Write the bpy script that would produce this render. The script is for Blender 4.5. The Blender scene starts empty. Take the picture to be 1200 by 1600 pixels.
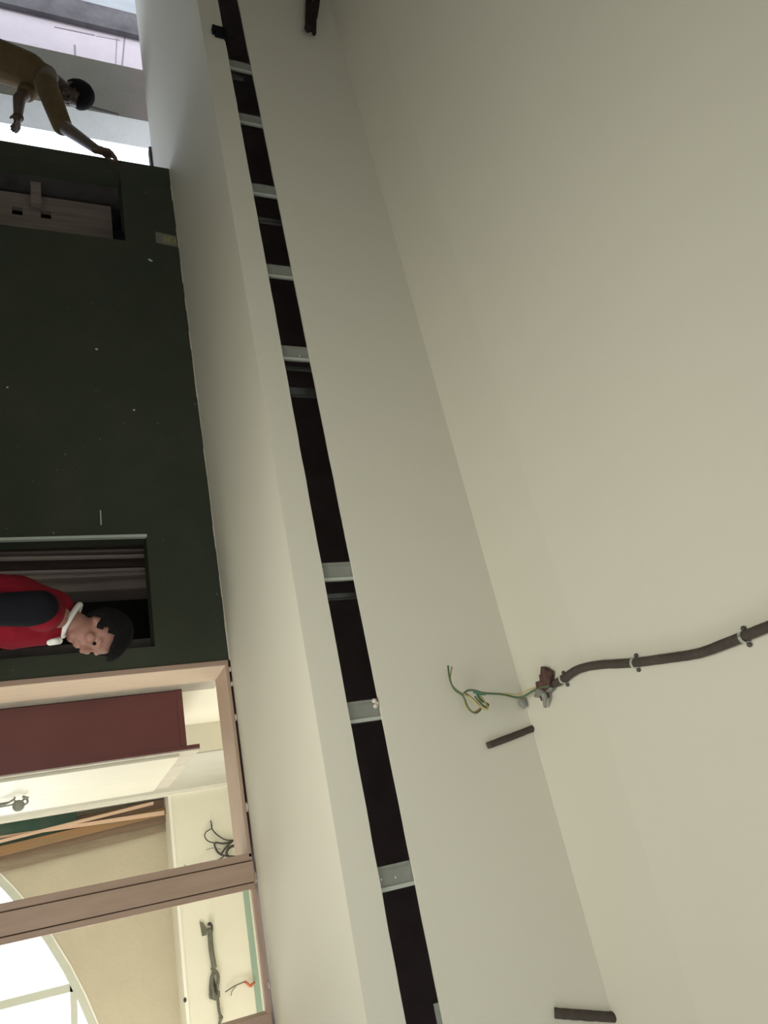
import bpy, bmesh, math, random
from mathutils import Vector, Matrix, noise
random.seed(4)
sc = bpy.context.scene
COL = sc.collection

# ------------------------------------------------------------------ camera
EYE = 1.4                      # eye height above the floor
F = 1199.6                     # focal length in pixels of the 1200x1600 frame
ZC = Vector((2611/F, 40/F, -1)).normalized()        # world up as the (sideways held) camera sees it
XC = -Vector((-591/F, 2602/F, -1)).normalized()
XC = (XC - ZC*XC.dot(ZC)).normalized()
YC = ZC.cross(XC)
RW = Matrix((XC, YC, ZC))      # camera axes -> world axes
cam = bpy.data.cameras.new('camera'); co = bpy.data.objects.new('camera', cam); COL.objects.link(co)
cam.sensor_fit = 'VERTICAL'; cam.sensor_height = 36.0; cam.sensor_width = 27.0
cam.lens = F/1600*36.0; cam.clip_start = 0.05
co.matrix_world = Matrix.Translation((0, 0, EYE)) @ RW.to_4x4()
sc.camera = co

# ------------------------------------------------------------------ world, lights, exposure
sc.view_settings.view_transform = 'Standard'; sc.view_settings.look = 'None'
sc.view_settings.gamma = 1; sc.view_settings.exposure = 0.0
sc.view_settings.use_curve_mapping = False
w = bpy.data.worlds.new('world'); sc.world = w; w.use_nodes = True
bg = w.node_tree.nodes['Background']; bg.inputs[0].default_value = (0.84, 0.91, 1.0, 1); bg.inputs[1].default_value = 2.6

sun = bpy.data.lights.new('sun', 'SUN'); sun.energy = 2.5; sun.angle = 0.01; sun.color = (1.0, 0.95, 0.97)
so = bpy.data.objects.new('sun', sun); COL.objects.link(so)
so.rotation_euler = Vector((0.10, 0.32, -0.95)).to_track_quat('-Z', 'Y').to_euler()
def area(name, loc, aim, sx, sy, power, col):
    l = bpy.data.lights.new(name, 'AREA'); l.shape = 'RECTANGLE'; l.size = sx; l.size_y = sy
    l.energy = power; l.color = col
    o = bpy.data.objects.new(name, l); COL.objects.link(o)
    o.location = loc; o.rotation_euler = (Vector(aim)-Vector(loc)).to_track_quat('-Z', 'Y').to_euler()
    return o
area('daylight_right_window', (3.62, 0.4, 1.2), (0, 0.9, 1.9), 3.2, 2.0, 20, (0.98, 0.97, 0.87))
area('daylight_back_window', (0.6, -3.1, 1.5), (0.2, 0, 2.2), 3.4, 1.5, 4, (0.98, 0.97, 0.87))
area('unseen_floor_fill', (-0.4, 1.9, 0.25), (-0.7, 2.1, 3.3), 1.6, 1.0, 46, (0.97, 0.97, 0.87))  # added fill aimed upward to brighten the ceiling, no fitting there
area('daylight_arched_window', (1.3, 8.75, 1.5), (0.9, 4, 1.6), 2.4, 2.2, 50, (1.0, 0.98, 0.92))
area('inner_room_fill', (1.1, 4.95, 2.8), (-1.0, 5.3, 1.7), 1.0, 0.12, 10, (1.0, 0.96, 0.86))  # added fill for the jamb and inner walls, no lamp modelled
area('inner_room_side_fill', (3.66, 5.7, 1.6), (-1, 5.0, 1.7), 2.2, 1.6, 140, (1.0, 0.96, 0.87))  # added side fill to brighten jamb and door; the wall has no opening

# ------------------------------------------------------------------ pixel helpers (a direction of the photo met with a real plane)
def ray(px, py): return RW @ Vector(((px-600)/F, -(py-800)/F, -1))
def onY(px, py, y): v = ray(px, py); v = v*(y/v.y); return Vector((v.x, v.y, v.z+EYE))
def onZ(px, py, z): v = ray(px, py); v = v*((z-EYE)/v.z); return Vector((v.x, v.y, v.z+EYE))

# ------------------------------------------------------------------ materials
MATS = {}
def mat(name, c, rough=0.8, metal=0.0, c2=None, scale=6.0, amt=0.35, bump=0.0, bscale=60.0, stretch=None, speck=None, detail=6):
    if name in MATS: return MATS[name]
    m = bpy.data.materials.new(name); m.use_nodes = True; nt = m.node_tree; N = nt.nodes; L = nt.links
    b = N['Principled BSDF']; b.inputs['Roughness'].default_value = rough; b.inputs['Metallic'].default_value = metal
    tc = N.new('ShaderNodeTexCoord'); mp = N.new('ShaderNodeMapping'); L.new(tc.outputs['Object'], mp.inputs[0])
    if stretch: mp.inputs['Scale'].default_value = stretch
    col = None
    base = N.new('ShaderNodeRGB'); base.outputs[0].default_value = (*c, 1); out = base.outputs[0]
    if c2:
        n = N.new('ShaderNodeTexNoise'); n.inputs['Scale'].default_value = scale; n.inputs['Detail'].default_value = detail
        n.inputs['Roughness'].default_value = 0.65
        L.new(mp.outputs[0], n.inputs['Vector'])
        r = N.new('ShaderNodeValToRGB'); r.color_ramp.elements[0].position = 0.5-amt*0.5; r.color_ramp.elements[1].position = 0.5+amt*0.5
        r.color_ramp.elements[0].color = (*c, 1); r.color_ramp.elements[1].color = (*c2, 1)
        L.new(n.outputs['Fac'], r.inputs[0]); out = r.outputs[0]
    if speck:
        n2 = N.new('ShaderNodeTexNoise'); n2.inputs['Scale'].default_value = speck[1]; n2.inputs['Detail'].default_value = 2
        L.new(tc.outputs['Object'], n2.inputs['Vector'])
        r2 = N.new('ShaderNodeValToRGB'); r2.color_ramp.elements[0].position = speck[2]; r2.color_ramp.elements[1].position = speck[2]+0.03
        L.new(n2.outputs['Fac'], r2.inputs[0])
        mx = N.new('ShaderNodeMix'); mx.data_type = 'RGBA'; L.new(r2.outputs[0], mx.inputs[0]); L.new(out, mx.inputs[6])
        mx.inputs[7].default_value = (*speck[0], 1); out = mx.outputs[2]
    L.new(out, b.inputs['Base Color'])
    if bump:
        n3 = N.new('ShaderNodeTexNoise'); n3.inputs['Scale'].default_value = bscale; n3.inputs['Detail'].default_value = 4
        L.new(mp.outputs[0], n3.inputs['Vector'])
        bp = N.new('ShaderNodeBump'); bp.inputs['Strength'].default_value = bump; bp.inputs['Distance'].default_value = 0.01
        L.new(n3.outputs['Fac'], bp.inputs['Height']); L.new(bp.outputs[0], b.inputs['Normal'])
    MATS[name] = m; return m
M = dict(
 paint=mat('off_white_paint', (0.665, 0.635, 0.53), 0.75, c2=(0.695, 0.66, 0.553), scale=1.2, amt=0.8, bump=0.05, bscale=90),
 paint_shade=mat('off_white_paint_shade_band', (0.65, 0.62, 0.517), 0.75, c2=(0.68, 0.645, 0.54), scale=1.2, amt=0.8, bump=0.05, bscale=90),  # slightly darker tone: shade band along the crease put into the paint
 board=mat('plasterboard_core', (0.6, 0.58, 0.52), 0.9, c2=(0.5, 0.48, 0.43), scale=30),
 green=mat('dark_green_paint', (0.038, 0.046, 0.031), 0.7, c2=(0.053, 0.058, 0.040), scale=3, amt=0.5, bump=0.12, bscale=40, speck=((0.2, 0.22, 0.19), 38, 0.77)),
 screed=mat('cement_screed', (0.46, 0.44, 0.38), 0.9, c2=(0.55, 0.53, 0.46), scale=3, bump=0.2),
 plaster=mat('room_plaster', (0.5, 0.49, 0.45), 0.85, c2=(0.56, 0.54, 0.49), scale=2, bump=0.1),
 cream=mat('cream_paint', (0.79, 0.765, 0.65), 0.8, c2=(0.84, 0.815, 0.70), scale=2.5, amt=0.6, bump=0.05),
 shadedcream=mat('shaded_cream_paint', (0.50, 0.49, 0.43), 0.85, c2=(0.55, 0.54, 0.475), scale=3),  # cream darkened so the pier's side looks shaded
 bead=mat('white_bead_and_lit_arris', (0.9, 0.88, 0.8), 0.6),
 beige=mat('beige_cement_plaster', (0.54, 0.485, 0.365), 0.9, c2=(0.62, 0.56, 0.43), scale=3.5, amt=0.7, bump=0.3, bscale=30),
 teal=mat('teal_band_paint', (0.32, 0.44, 0.36), 0.8),
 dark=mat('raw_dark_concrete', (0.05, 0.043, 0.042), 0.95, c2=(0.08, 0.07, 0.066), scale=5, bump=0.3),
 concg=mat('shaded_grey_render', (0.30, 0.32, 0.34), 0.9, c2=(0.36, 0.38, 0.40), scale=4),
 void=mat('ceiling_void_concrete', (0.26, 0.2, 0.2), 0.95, c2=(0.34, 0.27, 0.27), scale=5),
 yard=mat('unseen_yard_bounce', (0.66, 0.72, 0.80), 0.9, c2=(0.72, 0.77, 0.84), scale=3),  # unseen floor, made pale bluish to bounce light onto the soffit
 conc=mat('grey_concrete', (0.60, 0.60, 0.57), 0.9, c2=(0.68, 0.68, 0.65), scale=5, amt=0.5, bump=0.35, bscale=25),
 concl=mat('light_plastered_concrete', (0.46, 0.47, 0.46), 0.9, c2=(0.56, 0.57, 0.56), scale=4, amt=0.5, bump=0.25, bscale=25),
 concd=mat('weathered_dark_concrete', (0.06, 0.055, 0.062), 0.9, c2=(0.13, 0.125, 0.13), scale=5, amt=0.5, bump=0.4, bscale=20),
 white=mat('whitewashed_wall', (0.56, 0.50, 0.54), 0.85, c2=(0.62, 0.555, 0.595), scale=3, bump=0.1),
 crack=mat('crack_line', (0.25, 0.22, 0.24), 0.9),
 wood=mat('primed_pink_brown_wood', (0.34, 0.232, 0.17), 0.6, c2=(0.43, 0.305, 0.23), scale=5, amt=0.6, stretch=(6, 6, 0.8), bump=0.08, bscale=40),
 woodh=mat('primed_pink_brown_wood_head', (0.36, 0.245, 0.175), 0.6, c2=(0.45, 0.32, 0.235), scale=5, amt=0.6, stretch=(0.8, 6, 6), bump=0.08, bscale=40),
 woodl=mat('lit_lining_wood', (0.58, 0.46, 0.35), 0.6, c2=(0.68, 0.55, 0.43), scale=5, amt=0.6, stretch=(6, 6, 0.8)),  # same wood in a lighter tone, light on the lining put into the colour
 woodlit2=mat('lit_head_lining_wood', (0.50, 0.38, 0.29), 0.6, c2=(0.60, 0.46, 0.36), scale=5, amt=0.6, stretch=(0.8, 6, 6)),  # lighter tone for the lit underside of the head
 groove=mat('joint_shadow_gap', (0.09, 0.055, 0.04), 0.9),
 maroon=mat('maroon_enamel', (0.105, 0.028, 0.024), 0.45, c2=(0.15, 0.045, 0.038), scale=2.5, amt=0.7, bump=0.06, speck=((0.3, 0.16, 0.14), 24, 0.78)),
 creamdoor=mat('cream_enamel_door', (0.60, 0.585, 0.49), 0.5, c2=(0.65, 0.635, 0.54), scale=2),
 rail=mat('bare_grey_rail', (0.42, 0.39, 0.33), 0.8, c2=(0.52, 0.48, 0.41), scale=9),
 galvlit=mat('lit_steel_edge', (0.46, 0.49, 0.43), 0.5, 0.1),  # same steel painted lighter where the stud edge catches light
 galv=mat('galvanised_steel', (0.22, 0.225, 0.195), 0.5, 0.15, c2=(0.29, 0.30, 0.26), scale=14, amt=0.5),
 zinc=mat('zinc_saddle', (0.75, 0.78, 0.76), 0.3, 0.9),
 screw=mat('dark_screw', (0.09, 0.08, 0.07), 0.5, 0.5),
 conduit=mat('dusty_dark_conduit', (0.052, 0.04, 0.034), 0.65, c2=(0.10, 0.082, 0.068), scale=20, amt=0.6, bump=0.25, bscale=70, speck=((0.4, 0.38, 0.34), 60, 0.75)),
 rust=mat('rusty_box', (0.06, 0.026, 0.02), 0.8, c2=(0.12, 0.06, 0.045), scale=30, bump=0.5, bscale=50),
 wgreen=mat('wire_green', (0.13, 0.15, 0.06), 0.4, c2=(0.06, 0.14, 0.08), scale=10),
 wyel=mat('wire_yellow', (0.52, 0.42, 0.17), 0.4),
 wteal=mat('wire_teal_sleeve', (0.03, 0.16, 0.13), 0.4),
 black=mat('black_wire', (0.05, 0.047, 0.04), 0.6),
 greyw=mat('dusty_grey_wire', (0.12, 0.118, 0.09), 0.7, c2=(0.18, 0.175, 0.135), scale=25),
 orange=mat('orange_wire', (0.55, 0.14, 0.06), 0.5),
 bundle=mat('dark_cable_jacket', (0.014, 0.009, 0.009), 0.85, c2=(0.035, 0.022, 0.02), scale=40, speck=((0.28, 0.2, 0.17), 50, 0.72)),
 winframe=mat('pale_painted_window_bar', (0.62, 0.64, 0.56), 0.6),
 plankd=mat('old_dark_plank', (0.05, 0.03, 0.026), 0.8, c2=(0.10, 0.065, 0.055), scale=4, stretch=(8, 8, 0.5)),
 plankg=mat('grey_weathered_plank', (0.2, 0.155, 0.135), 0.85, c2=(0.3, 0.24, 0.21), scale=4, stretch=(8, 8, 0.5)),
 plankpink=mat('pale_fresh_plank', (0.74, 0.50, 0.36), 0.7, c2=(0.8, 0.58, 0.43), scale=4, stretch=(8, 8, 0.5)),
 plankgr=mat('cement_stained_board', (0.26, 0.205, 0.145), 0.85, c2=(0.36, 0.29, 0.205), scale=4, stretch=(6, 6, 0.8)),
 plankor=mat('orange_stained_plank', (0.40, 0.215, 0.09), 0.8, c2=(0.27, 0.2, 0.12), scale=3, amt=0.5, stretch=(5, 5, 1.0)),
 plankbr=mat('brown_stained_plank', (0.19, 0.13, 0.085), 0.8, c2=(0.30, 0.205, 0.145), scale=3, amt=0.5, stretch=(6, 6, 0.8)),
 tealb=mat('dark_teal_board', (0.035, 0.11, 0.08), 0.6, c2=(0.09, 0.13, 0.1), scale=3),
 alu=mat('aluminium_angle', (0.55, 0.62, 0.55), 0.4, 0.3),
 paper=mat('dirty_paper', (0.16, 0.15, 0.12), 0.9, c2=(0.2, 0.19, 0.15), scale=20),
 ink=mat('faded_yellow_ink', (0.30, 0.27, 0.10), 0.8),
 skin1=mat('dark_brown_skin', (0.075, 0.045, 0.032), 0.5, c2=(0.09, 0.055, 0.04), scale=8),
 skin2=mat('tan_skin', (0.26, 0.125, 0.095), 0.6, c2=(0.32, 0.16, 0.12), scale=8),
 hair=mat('black_hair', (0.004, 0.0035, 0.004), 0.95, c2=(0.009, 0.008, 0.009), scale=60, bump=0.6, bscale=120),
 tee=mat('mustard_brown_tshirt', (0.10, 0.068, 0.032), 0.9, c2=(0.13, 0.09, 0.045), scale=10, bump=0.2),
 red=mat('red_shirt', (0.15, 0.005, 0.013), 0.9, c2=(0.21, 0.008, 0.018), scale=10, bump=0.15),
 blackcloth=mat('black_cloth', (0.006, 0.006, 0.009), 0.95),
 whitecloth=mat('white_cloth', (0.75, 0.75, 0.70), 0.8),
 jeans=mat('dark_trousers', (0.03, 0.033, 0.045), 0.9),
 filler=mat('plaster_filler', (0.62, 0.56, 0.48), 0.95, bump=0.6, bscale=60),
)

for k in ('hair', 'blackcloth', 'red', 'tee', 'jeans', 'bundle', 'green', 'conduit'):
    M[k].node_tree.nodes['Principled BSDF'].inputs['Specular IOR Level'].default_value = 0.15

# ------------------------------------------------------------------ mesh helpers
def box(bm, x0, x1, y0, y1, z0, z1):
    vs = [bm.verts.new((x, y, z)) for x in (x0, x1) for y in (y0, y1) for z in (z0, z1)]
    for f in ((0,1,3,2),(4,6,7,5),(0,4,5,1),(2,3,7,6),(0,2,6,4),(1,5,7,3)): bm.faces.new([vs[i] for i in f])
def prism(bm, pts, d):
    """closed polygon (Vectors) extruded by vector d"""
    d = Vector(d); a = [bm.verts.new(p) for p in pts]; b = [bm.verts.new(Vector(p)+d) for p in pts]
    bm.faces.new(a); bm.faces.new(b[::-1]); n = len(a)
    for i in range(n): bm.faces.new((a[i], b[i], b[(i+1) % n], a[(i+1) % n]))
def smooth(pts, n=6):
    pts = [Vector(p) for p in pts]
    if len(pts) < 3: return pts
    P = [2*pts[0]-pts[1]] + pts + [2*pts[-1]-pts[-2]]; out = []
    for i in range(1, len(P)-2):
        for k in range(n):
            t = k/n; a, b, c, d = P[i-1:i+3]
            out.append(0.5*((2*b)+(c-a)*t+(2*a-5*b+4*c-d)*t*t+(3*b-a-3*c+d)*t**3))
    out.append(pts[-1]); return out
def tube(bm, pts, r, seg=10, r2=None, sm=6, wob=0.0):
    pts = smooth(pts, sm) if sm else [Vector(p) for p in pts]
    n = len(pts); rings = []; t0 = (pts[1]-pts[0]).normalized()
    u = t0.orthogonal().normalized()
    for i, p in enumerate(pts):
        t = (pts[min(i+1, n-1)]-pts[max(i-1, 0)]).normalized()
        u = (u-t*u.dot(t)).normalized(); v = t.cross(u)
        rr = r if r2 is None else r+(r2-r)*i/(n-1)
        ring = []
        for k in range(seg):
            a = 2*math.pi*k/seg; q = rr*(1+(random.uniform(-wob, wob) if wob else 0))
            ring.append(bm.verts.new(p+(u*math.cos(a)+v*math.sin(a))*q))
        rings.append(ring)
    for a, b in zip(rings, rings[1:]):
        for k in range(seg): bm.faces.new((a[k], a[(k+1) % seg], b[(k+1) % seg], b[k]))
    bm.faces.new(rings[0][::-1]); bm.faces.new(rings[-1])
def ball(bm, c, r, sx=1, sy=1, sz=1, rot=None, u=16, v=10):
    m = Matrix.Translation(c) @ (rot.to_4x4() if rot else Matrix()) @ Matrix.Diagonal((sx*r, sy*r, sz*r, 1))
    bmesh.ops.create_uvsphere(bm, u_segments=u, v_segments=v, radius=1, matrix=m)
def capsule(bm, a, ra, b, rb, seg=16):
    a = Vector(a); b = Vector(b)
    ball(bm, a, ra); ball(bm, b, rb)
    d = b-a; q = d.to_track_quat('Z', 'Y').to_matrix().to_4x4()
    bmesh.ops.create_cone(bm, cap_ends=True, segments=seg, radius1=ra, radius2=rb, depth=d.length, matrix=Matrix.Translation((a+b)/2) @ q)
def obj(name, bm, m, parent=None, bevel=0, sm=False, kind=None, label=None):
    bmesh.ops.recalc_face_normals(bm, faces=bm.faces)
    me = bpy.data.meshes.new(name)
    if parent is not None:
        p = parent; off = Vector()
        while p: off += p.location; p = p.parent
        bmesh.ops.translate(bm, verts=bm.verts, vec=-off)
    bm.to_mesh(me); bm.free()
    for mm in (m if isinstance(m, list) else [m]): me.materials.append(mm)
    o = bpy.data.objects.new(name, me); COL.objects.link(o)
    if parent is not None: o.parent = parent
    if sm:
        for p in me.polygons: p.use_smooth = True
    if bevel:
        b = o.modifiers.new('bevel', 'BEVEL'); b.width = bevel; b.segments = 2; b.limit_method = 'ANGLE'
    if kind: o['kind'] = kind
    if label: o['label'] = label
    return o
def B(): return bmesh.new()
def bxo(name, dims, m, parent=None, bevel=0, kind=None, label=None):
    bm = B(); box(bm, *dims); return obj(name, bm, m, parent, bevel, kind=kind, label=label)
def thing(name, loc, label, cat, group=None, kind=None):
    o = bpy.data.objects.new(name, None); COL.objects.link(o); o.location = loc; o.empty_display_size = 0.1
    if label: o['label'] = label
    if cat: o['category'] = cat
    if group: o['group'] = group
    if kind: o['kind'] = kind
    return o
def tag(o, label, cat, group=None):
    o['label'] = label; o['category'] = cat
    if group: o['group'] = group
    return o

# ------------------------------------------------------------------ the setting
D = 4.2                      # green wall and window plane
YF = 2.905                   # face of the bulkhead
ZS = EYE+1.004               # its underside
ZC_ = EYE+1.968              # main ceiling
XW = -5.12                   # free end of the green wall
S = 'structure'
bm = B(); box(bm, -9.6, 3.8, -3.2, 4.76, -0.12, 0); box(bm, XW, 3.8, 4.76, 9.5, -0.12, 0); obj('floor', bm, M['screed'], kind=S)
bxo('floor_yard_unseen_bounce', (-14, XW, 4.76, 9.5, -0.12, -0.002), M['yard'], kind=S)
bxo('ceiling', (-9.5, 3.6, -3, 2.43, ZC_, ZC_+0.0125), M['paint'], kind=S)
bxo('ceiling', (-9.5, 3.6, 2.43, YF+0.0125, ZC_, ZC_+0.0125), M['paint_shade'], kind=S)
bm = B(); box(bm, -9.5, 3.6, YF+0.0125, D, ZS, ZS+0.0125); box(bm, -9.5, XW+0.02, D, 4.76, ZS, ZS+0.0125)
obj('ceiling', bm, M['paint'], kind=S)                                # underside of the bulkhead
# bulkhead face below the slot (slightly wavy cut edge) and above it
def strip(z0, z1, rag0, rag1, name):
    bm = B(); n = 220; xs = [-9.5+13.1*i/n for i in range(n+1)]
    def j(x, a): return a*noise.noise(Vector((x*7, a*50, 0)))
    fr = [(bm.verts.new((x, YF, z0+j(x, rag0))), bm.verts.new((x, YF, z1+j(x, rag1)))) for x in xs]
    bk = [(bm.verts.new((x, YF+0.0125, z0+j(x, rag0))), bm.verts.new((x, YF+0.0125, z1+j(x, rag1)))) for x in xs]
    for i in range(n):
        a, b, c, d = fr[i], fr[i+1], bk[i], bk[i+1]
        bm.faces.new((a[0], b[0], b[1], a[1])); bm.faces.new((c[0], c[1], d[1], d[0]))
        bm.faces.new((a[0], c[0], d[0], b[0])); bm.faces.new((a[1], b[1], d[1], c[1]))
    bm.faces.new((fr[0][0], fr[0][1], bk[0][1], bk[0][0])); bm.faces.new((fr[-1][0], bk[-1][0], bk[-1][1], fr[-1][1]))
    return obj(name, bm, M['paint'], kind=S)
strip(ZS, EYE+1.141, 0.0, 0.0022, 'trim_1')
strip(EYE+1.281, ZC_+0.0005, 0.0015, 0.0, 'trim_2')
bxo('ceiling', (-9.8, 3.8, -3.2, 4.76, ZC_+0.14, ZC_+0.34), M['void'], kind=S)       # slab over the void
bxo('wall_upper', (-9.6, 3.6, D, D+0.15, ZS+0.0125, ZC_+0.14), M['void'], kind=S)
# green wall with two openings
N1 = (-4.99, -4.31, 0.75, EYE+0.636); N2 = (-2.0, -1.322, 0.85, EYE+0.606)
XG = -1.205
bm = B(); zt = EYE+1.0035
for d in ((XW, N1[0], 0, zt), (N1[0], N1[1], 0, N1[2]), (N1[0], N1[1], N1[3], zt), (N1[1], N2[0], 0, zt),
          (N2[0], N2[1], 0, N2[2]), (N2[0], N2[1], N2[3], zt), (N2[1], XG, 0, zt)):
    box(bm, d[0], d[1], D, D+0.15, d[2], d[3])
obj('wall_green', bm, M['green'], kind=S)
bxo('wall_under_window', (XG, 3.6, D, D+0.15, 0, 0.85), M['plaster'], kind=S)
def wall_with_hole(name, axis, at, t, a0, a1, z1, h, m):
    bm = B()
    for (p, q, zz0, zz1) in ((a0, h[0], 0, z1), (h[1], a1, 0, z1), (h[0], h[1], 0, h[2]), (h[0], h[1], h[3], z1)):
        if axis == 'X': box(bm, at, at+t, p, q, zz0, zz1)
        else: box(bm, p, q, at, at+t, zz0, zz1)
    return obj(name, bm, m, kind=S)
wall_with_hole('wall_right', 'X', 3.6, -0.15, -3, D, ZC_, (-1.2, 2.0, 0.8, 2.3), M['plaster']).location.x = 0
wall_with_hole('wall_back', 'Y', -3.0, -0.15, -9.6, 3.6, ZC_, (-1.1, 2.3, 0.8, 2.3), M['plaster'])
bxo('wall_left', (-9.65, -9.5, -3, 4.76, 0, ZC_), M['plaster'], kind=S)
# dark store behind the green wall
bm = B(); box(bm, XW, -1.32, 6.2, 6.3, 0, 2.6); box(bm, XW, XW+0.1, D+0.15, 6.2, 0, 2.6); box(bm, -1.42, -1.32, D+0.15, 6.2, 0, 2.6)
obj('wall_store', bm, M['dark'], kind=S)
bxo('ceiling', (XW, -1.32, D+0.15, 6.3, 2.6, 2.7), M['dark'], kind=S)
# bright inner room behind the wooden frames
YA, YB, YW = 6.0, 7.83, 8.25; XR = -1.03; ZR = EYE+1.95; ZB = EYE+1.143
bxo('wall_inner_left', (-1.32, -1.25, D+0.15, YA, 0, ZR), M['cream'], kind=S)
bxo('wall_inner_pier', (-1.32, XR-0.01, YA, YB+0.5, 0, ZR), M['cream'], kind=S)
bxo('wall_inner_return', (XR-0.01, XR, YA+0.002, YB+0.5, 0, ZR), M['shadedcream'], kind=S)
bxo('wall_inner_beam', (XR, 3.7, YB, YW+0.15, ZB, ZR), M['cream'], kind=S)
bxo('trim_3', (XR, XR+0.035, YB-0.035, YB, 0, ZR), M['bead'], kind=S)
bxo('lit_arris_strip', (XR+0.035, 3.7, YB-0.012, YB, ZB-0.012, ZB+0.014), M['bead'], kind=S)  # bright strip painted as the highlight on the beam's lower arris
bxo('trim_5', (XR+0.035, 3.7, YB-0.008, YB, EYE+1.727, EYE+1.778), M['teal'], kind=S)
bxo('wall_inner_right', (3.7, 3.8, D+0.15, YW+0.15, 0, ZR), M['cream'], kind=S)
bxo('ceiling', (-1.32, 3.8, D+0.15, YW+0.3, ZR, ZR+0.1), M['cream'], kind=S)
bxo('wall_above_frame', (-1.32, 3.7, D+0.16, D+0.20, ZS+0.02, ZR), M['cream'], kind=S)
# beige wall with the arched window opening: arc fitted to the visible rim
pts = [onY(px, py, YW) for px, py in ((0, 1362), (45, 1412), (83, 1462), (125, 1550), (155, 1600))]
def circle3(a, b, c):
    ax, ay, bx_, by, cx, cy = a.x, a.z, b.x, b.z, c.x, c.z
    d = 2*(ax*(by-cy)+bx_*(cy-ay)+cx*(ay-by))
    ux = ((ax*ax+ay*ay)*(by-cy)+(bx_*bx_+by*by)*(cy-ay)+(cx*cx+cy*cy)*(ay-by))/d
    uy = ((ax*ax+ay*ay)*(cx-bx_)+(bx_*bx_+by*by)*(ax-cx)+(cx*cx+cy*cy)*(bx_-ax))/d
    return ux, uy, math.hypot(ax-ux, ay-uy)
AX, AZ, AR = circle3(pts[0], pts[2], pts[4])
AX0, AX1 = AX-AR, AX+AR
bm = B(); n = 48
arc = [(AX-AR*math.cos(math.pi*i/n), AZ+AR*math.sin(math.pi*i/n)) for i in range(n+1)]
T = 0.15
box(bm, XR, AX0, YW, YW+T, 0, ZB); box(bm, AX1, max(3.7, AX1+0.1), YW, YW+T, 0, ZB)
for (xa, za), (xb, zb) in zip(arc, arc[1:]):
    prism(bm, [Vector((xa, YW, min(za, ZB))), Vector((xb, YW, min(zb, ZB))), Vector((xb, YW, ZB+0.002)), Vector((xa, YW, ZB+0.002))], (0, T, 0))
box(bm, AX0, AX1, YW, YW+T, 0, 0.5)
obj('wall_inner_beige', bm, M['beige'], kind=S)
print('ARCH', AX, AZ, AR)
# window in the arch: arched rim, one mullion, one transom
win = thing('window_2', (AX, YW, 0.5), None, None, kind=S)
bm = B(); r0, r1 = AR, AR-0.075
for i in range(n):
    a0, a1 = math.pi*i/n, math.pi*(i+1)/n
    q = [Vector((AX-r*math.cos(a), YW+0.02, AZ+r*math.sin(a))) for r, a in ((r0, a0), (r0, a1), (r1, a1), (r1, a0))]
    prism(bm, q, (0, 0.07, 0))
if AZ > 0.5:
    box(bm, AX0, AX0+0.075, YW+0.02, YW+0.09, 0.5, AZ); box(bm, AX1-0.075, AX1, YW+0.02, YW+0.09, 0.5, AZ)
obj('arched_rim', bm, M['winframe'], win)
bm = B(); r0, r1 = AR, AR-0.014
for i in range(n):
    a0, a1 = math.pi*i/n, math.pi*(i+1)/n
    q = [Vector((AX-r*math.cos(a), YW-0.006, AZ+r*math.sin(a))) for r, a in ((r0, a0), (r0, a1), (r1, a1), (r1, a0))]
    prism(bm, q, (0, 0.03, 0))
obj('rim_bead', bm, M['bead'], win)
zb_ = EYE+0.03*YW; xb_ = 0.047*YW
bxo('mullion', (xb_-0.03, xb_+0.035, YW+0.03, YW+0.08, 0.5, zb_+0.03), M['winframe'], win)
bxo('transom', (xb_-0.03, AX1-0.2, YW+0.03, YW+0.08, zb_, zb_+0.055), M['winframe'], win)
# teal-less strip of shadowless wall: nothing else here

# outside on the left: pillar, walls of the yard
p1 = onY(225, 110, 4.95); p2 = onY(231, 190, 4.95); yb = abs(p2.x)/1.263
bxo('wall_yard_pillar', (p1.x, p2.x, 4.95, yb, 0, 4.0), M['conc'], kind=S)
bm = B(); box(bm, -14, -8.5, 6.0, 6.2, 0, 3.1)
obj('wall_yard_white', bm, M['white'], kind=S)
bm = B()
def seam(a, b, wd):
    bm = B()
    pa, pb = onY(*a, 5.997), onY(*b, 5.997); d = (pb-pa).normalized(); s = Vector((-d.z, 0, d.x))*wd/2
    prism(bm, [pa-s, pb-s, pb+s, pa+s], (0, 0.01, 0))
    tag(obj('wall_crack', bm, M['crack']), 'thin dark crack or panel joint in the white yard wall', 'crack', 'cracks in the white yard wall')
seam((85, 42), (148, 55), 0.02); seam((150, 56), (188, 63), 0.01); seam((196, 50), (191, 104), 0.012); seam((183, 60), (181, 100), 0.006)
seam((117, 70), (118, 88), 0.014)
bm.free()
a, b, c, d = onY(14, 6, 5.93), onY(196, 50, 5.93), onY(212, 20, 5.93), onY(126, 0, 5.93)
dn = (b-a)/(b.z-a.z)
bm = B(); lo = a+(a-b)*1.2; up = b+(b-a)*0.3
wd = Vector(((c.x-b.x)*0.95, 0, 0))
prism(bm, [lo, up, up+wd, lo+wd], (0, 0.06, 0))
tag(obj('leaning_beam', bm, M['concd']), 'dark weathered concrete post leaning in front of the white yard wall', 'post')
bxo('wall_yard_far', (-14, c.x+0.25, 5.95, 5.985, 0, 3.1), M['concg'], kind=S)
q1, q2 = onY(138, 166, 4.945), onY(186, 178, 4.945); dd = (q2-q1).normalized(); sv = Vector((-dd.z, 0, dd.x))*0.02
bm = B(); prism(bm, [q1-sv*0.6, q2-sv*0.5, q2+sv*0.3, q1+sv], (0, 0.008, 0))
tag(obj('pillar_crack', bm, M['crack']), 'brownish ragged crack along the corner of the grey yard pillar', 'crack')
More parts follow.
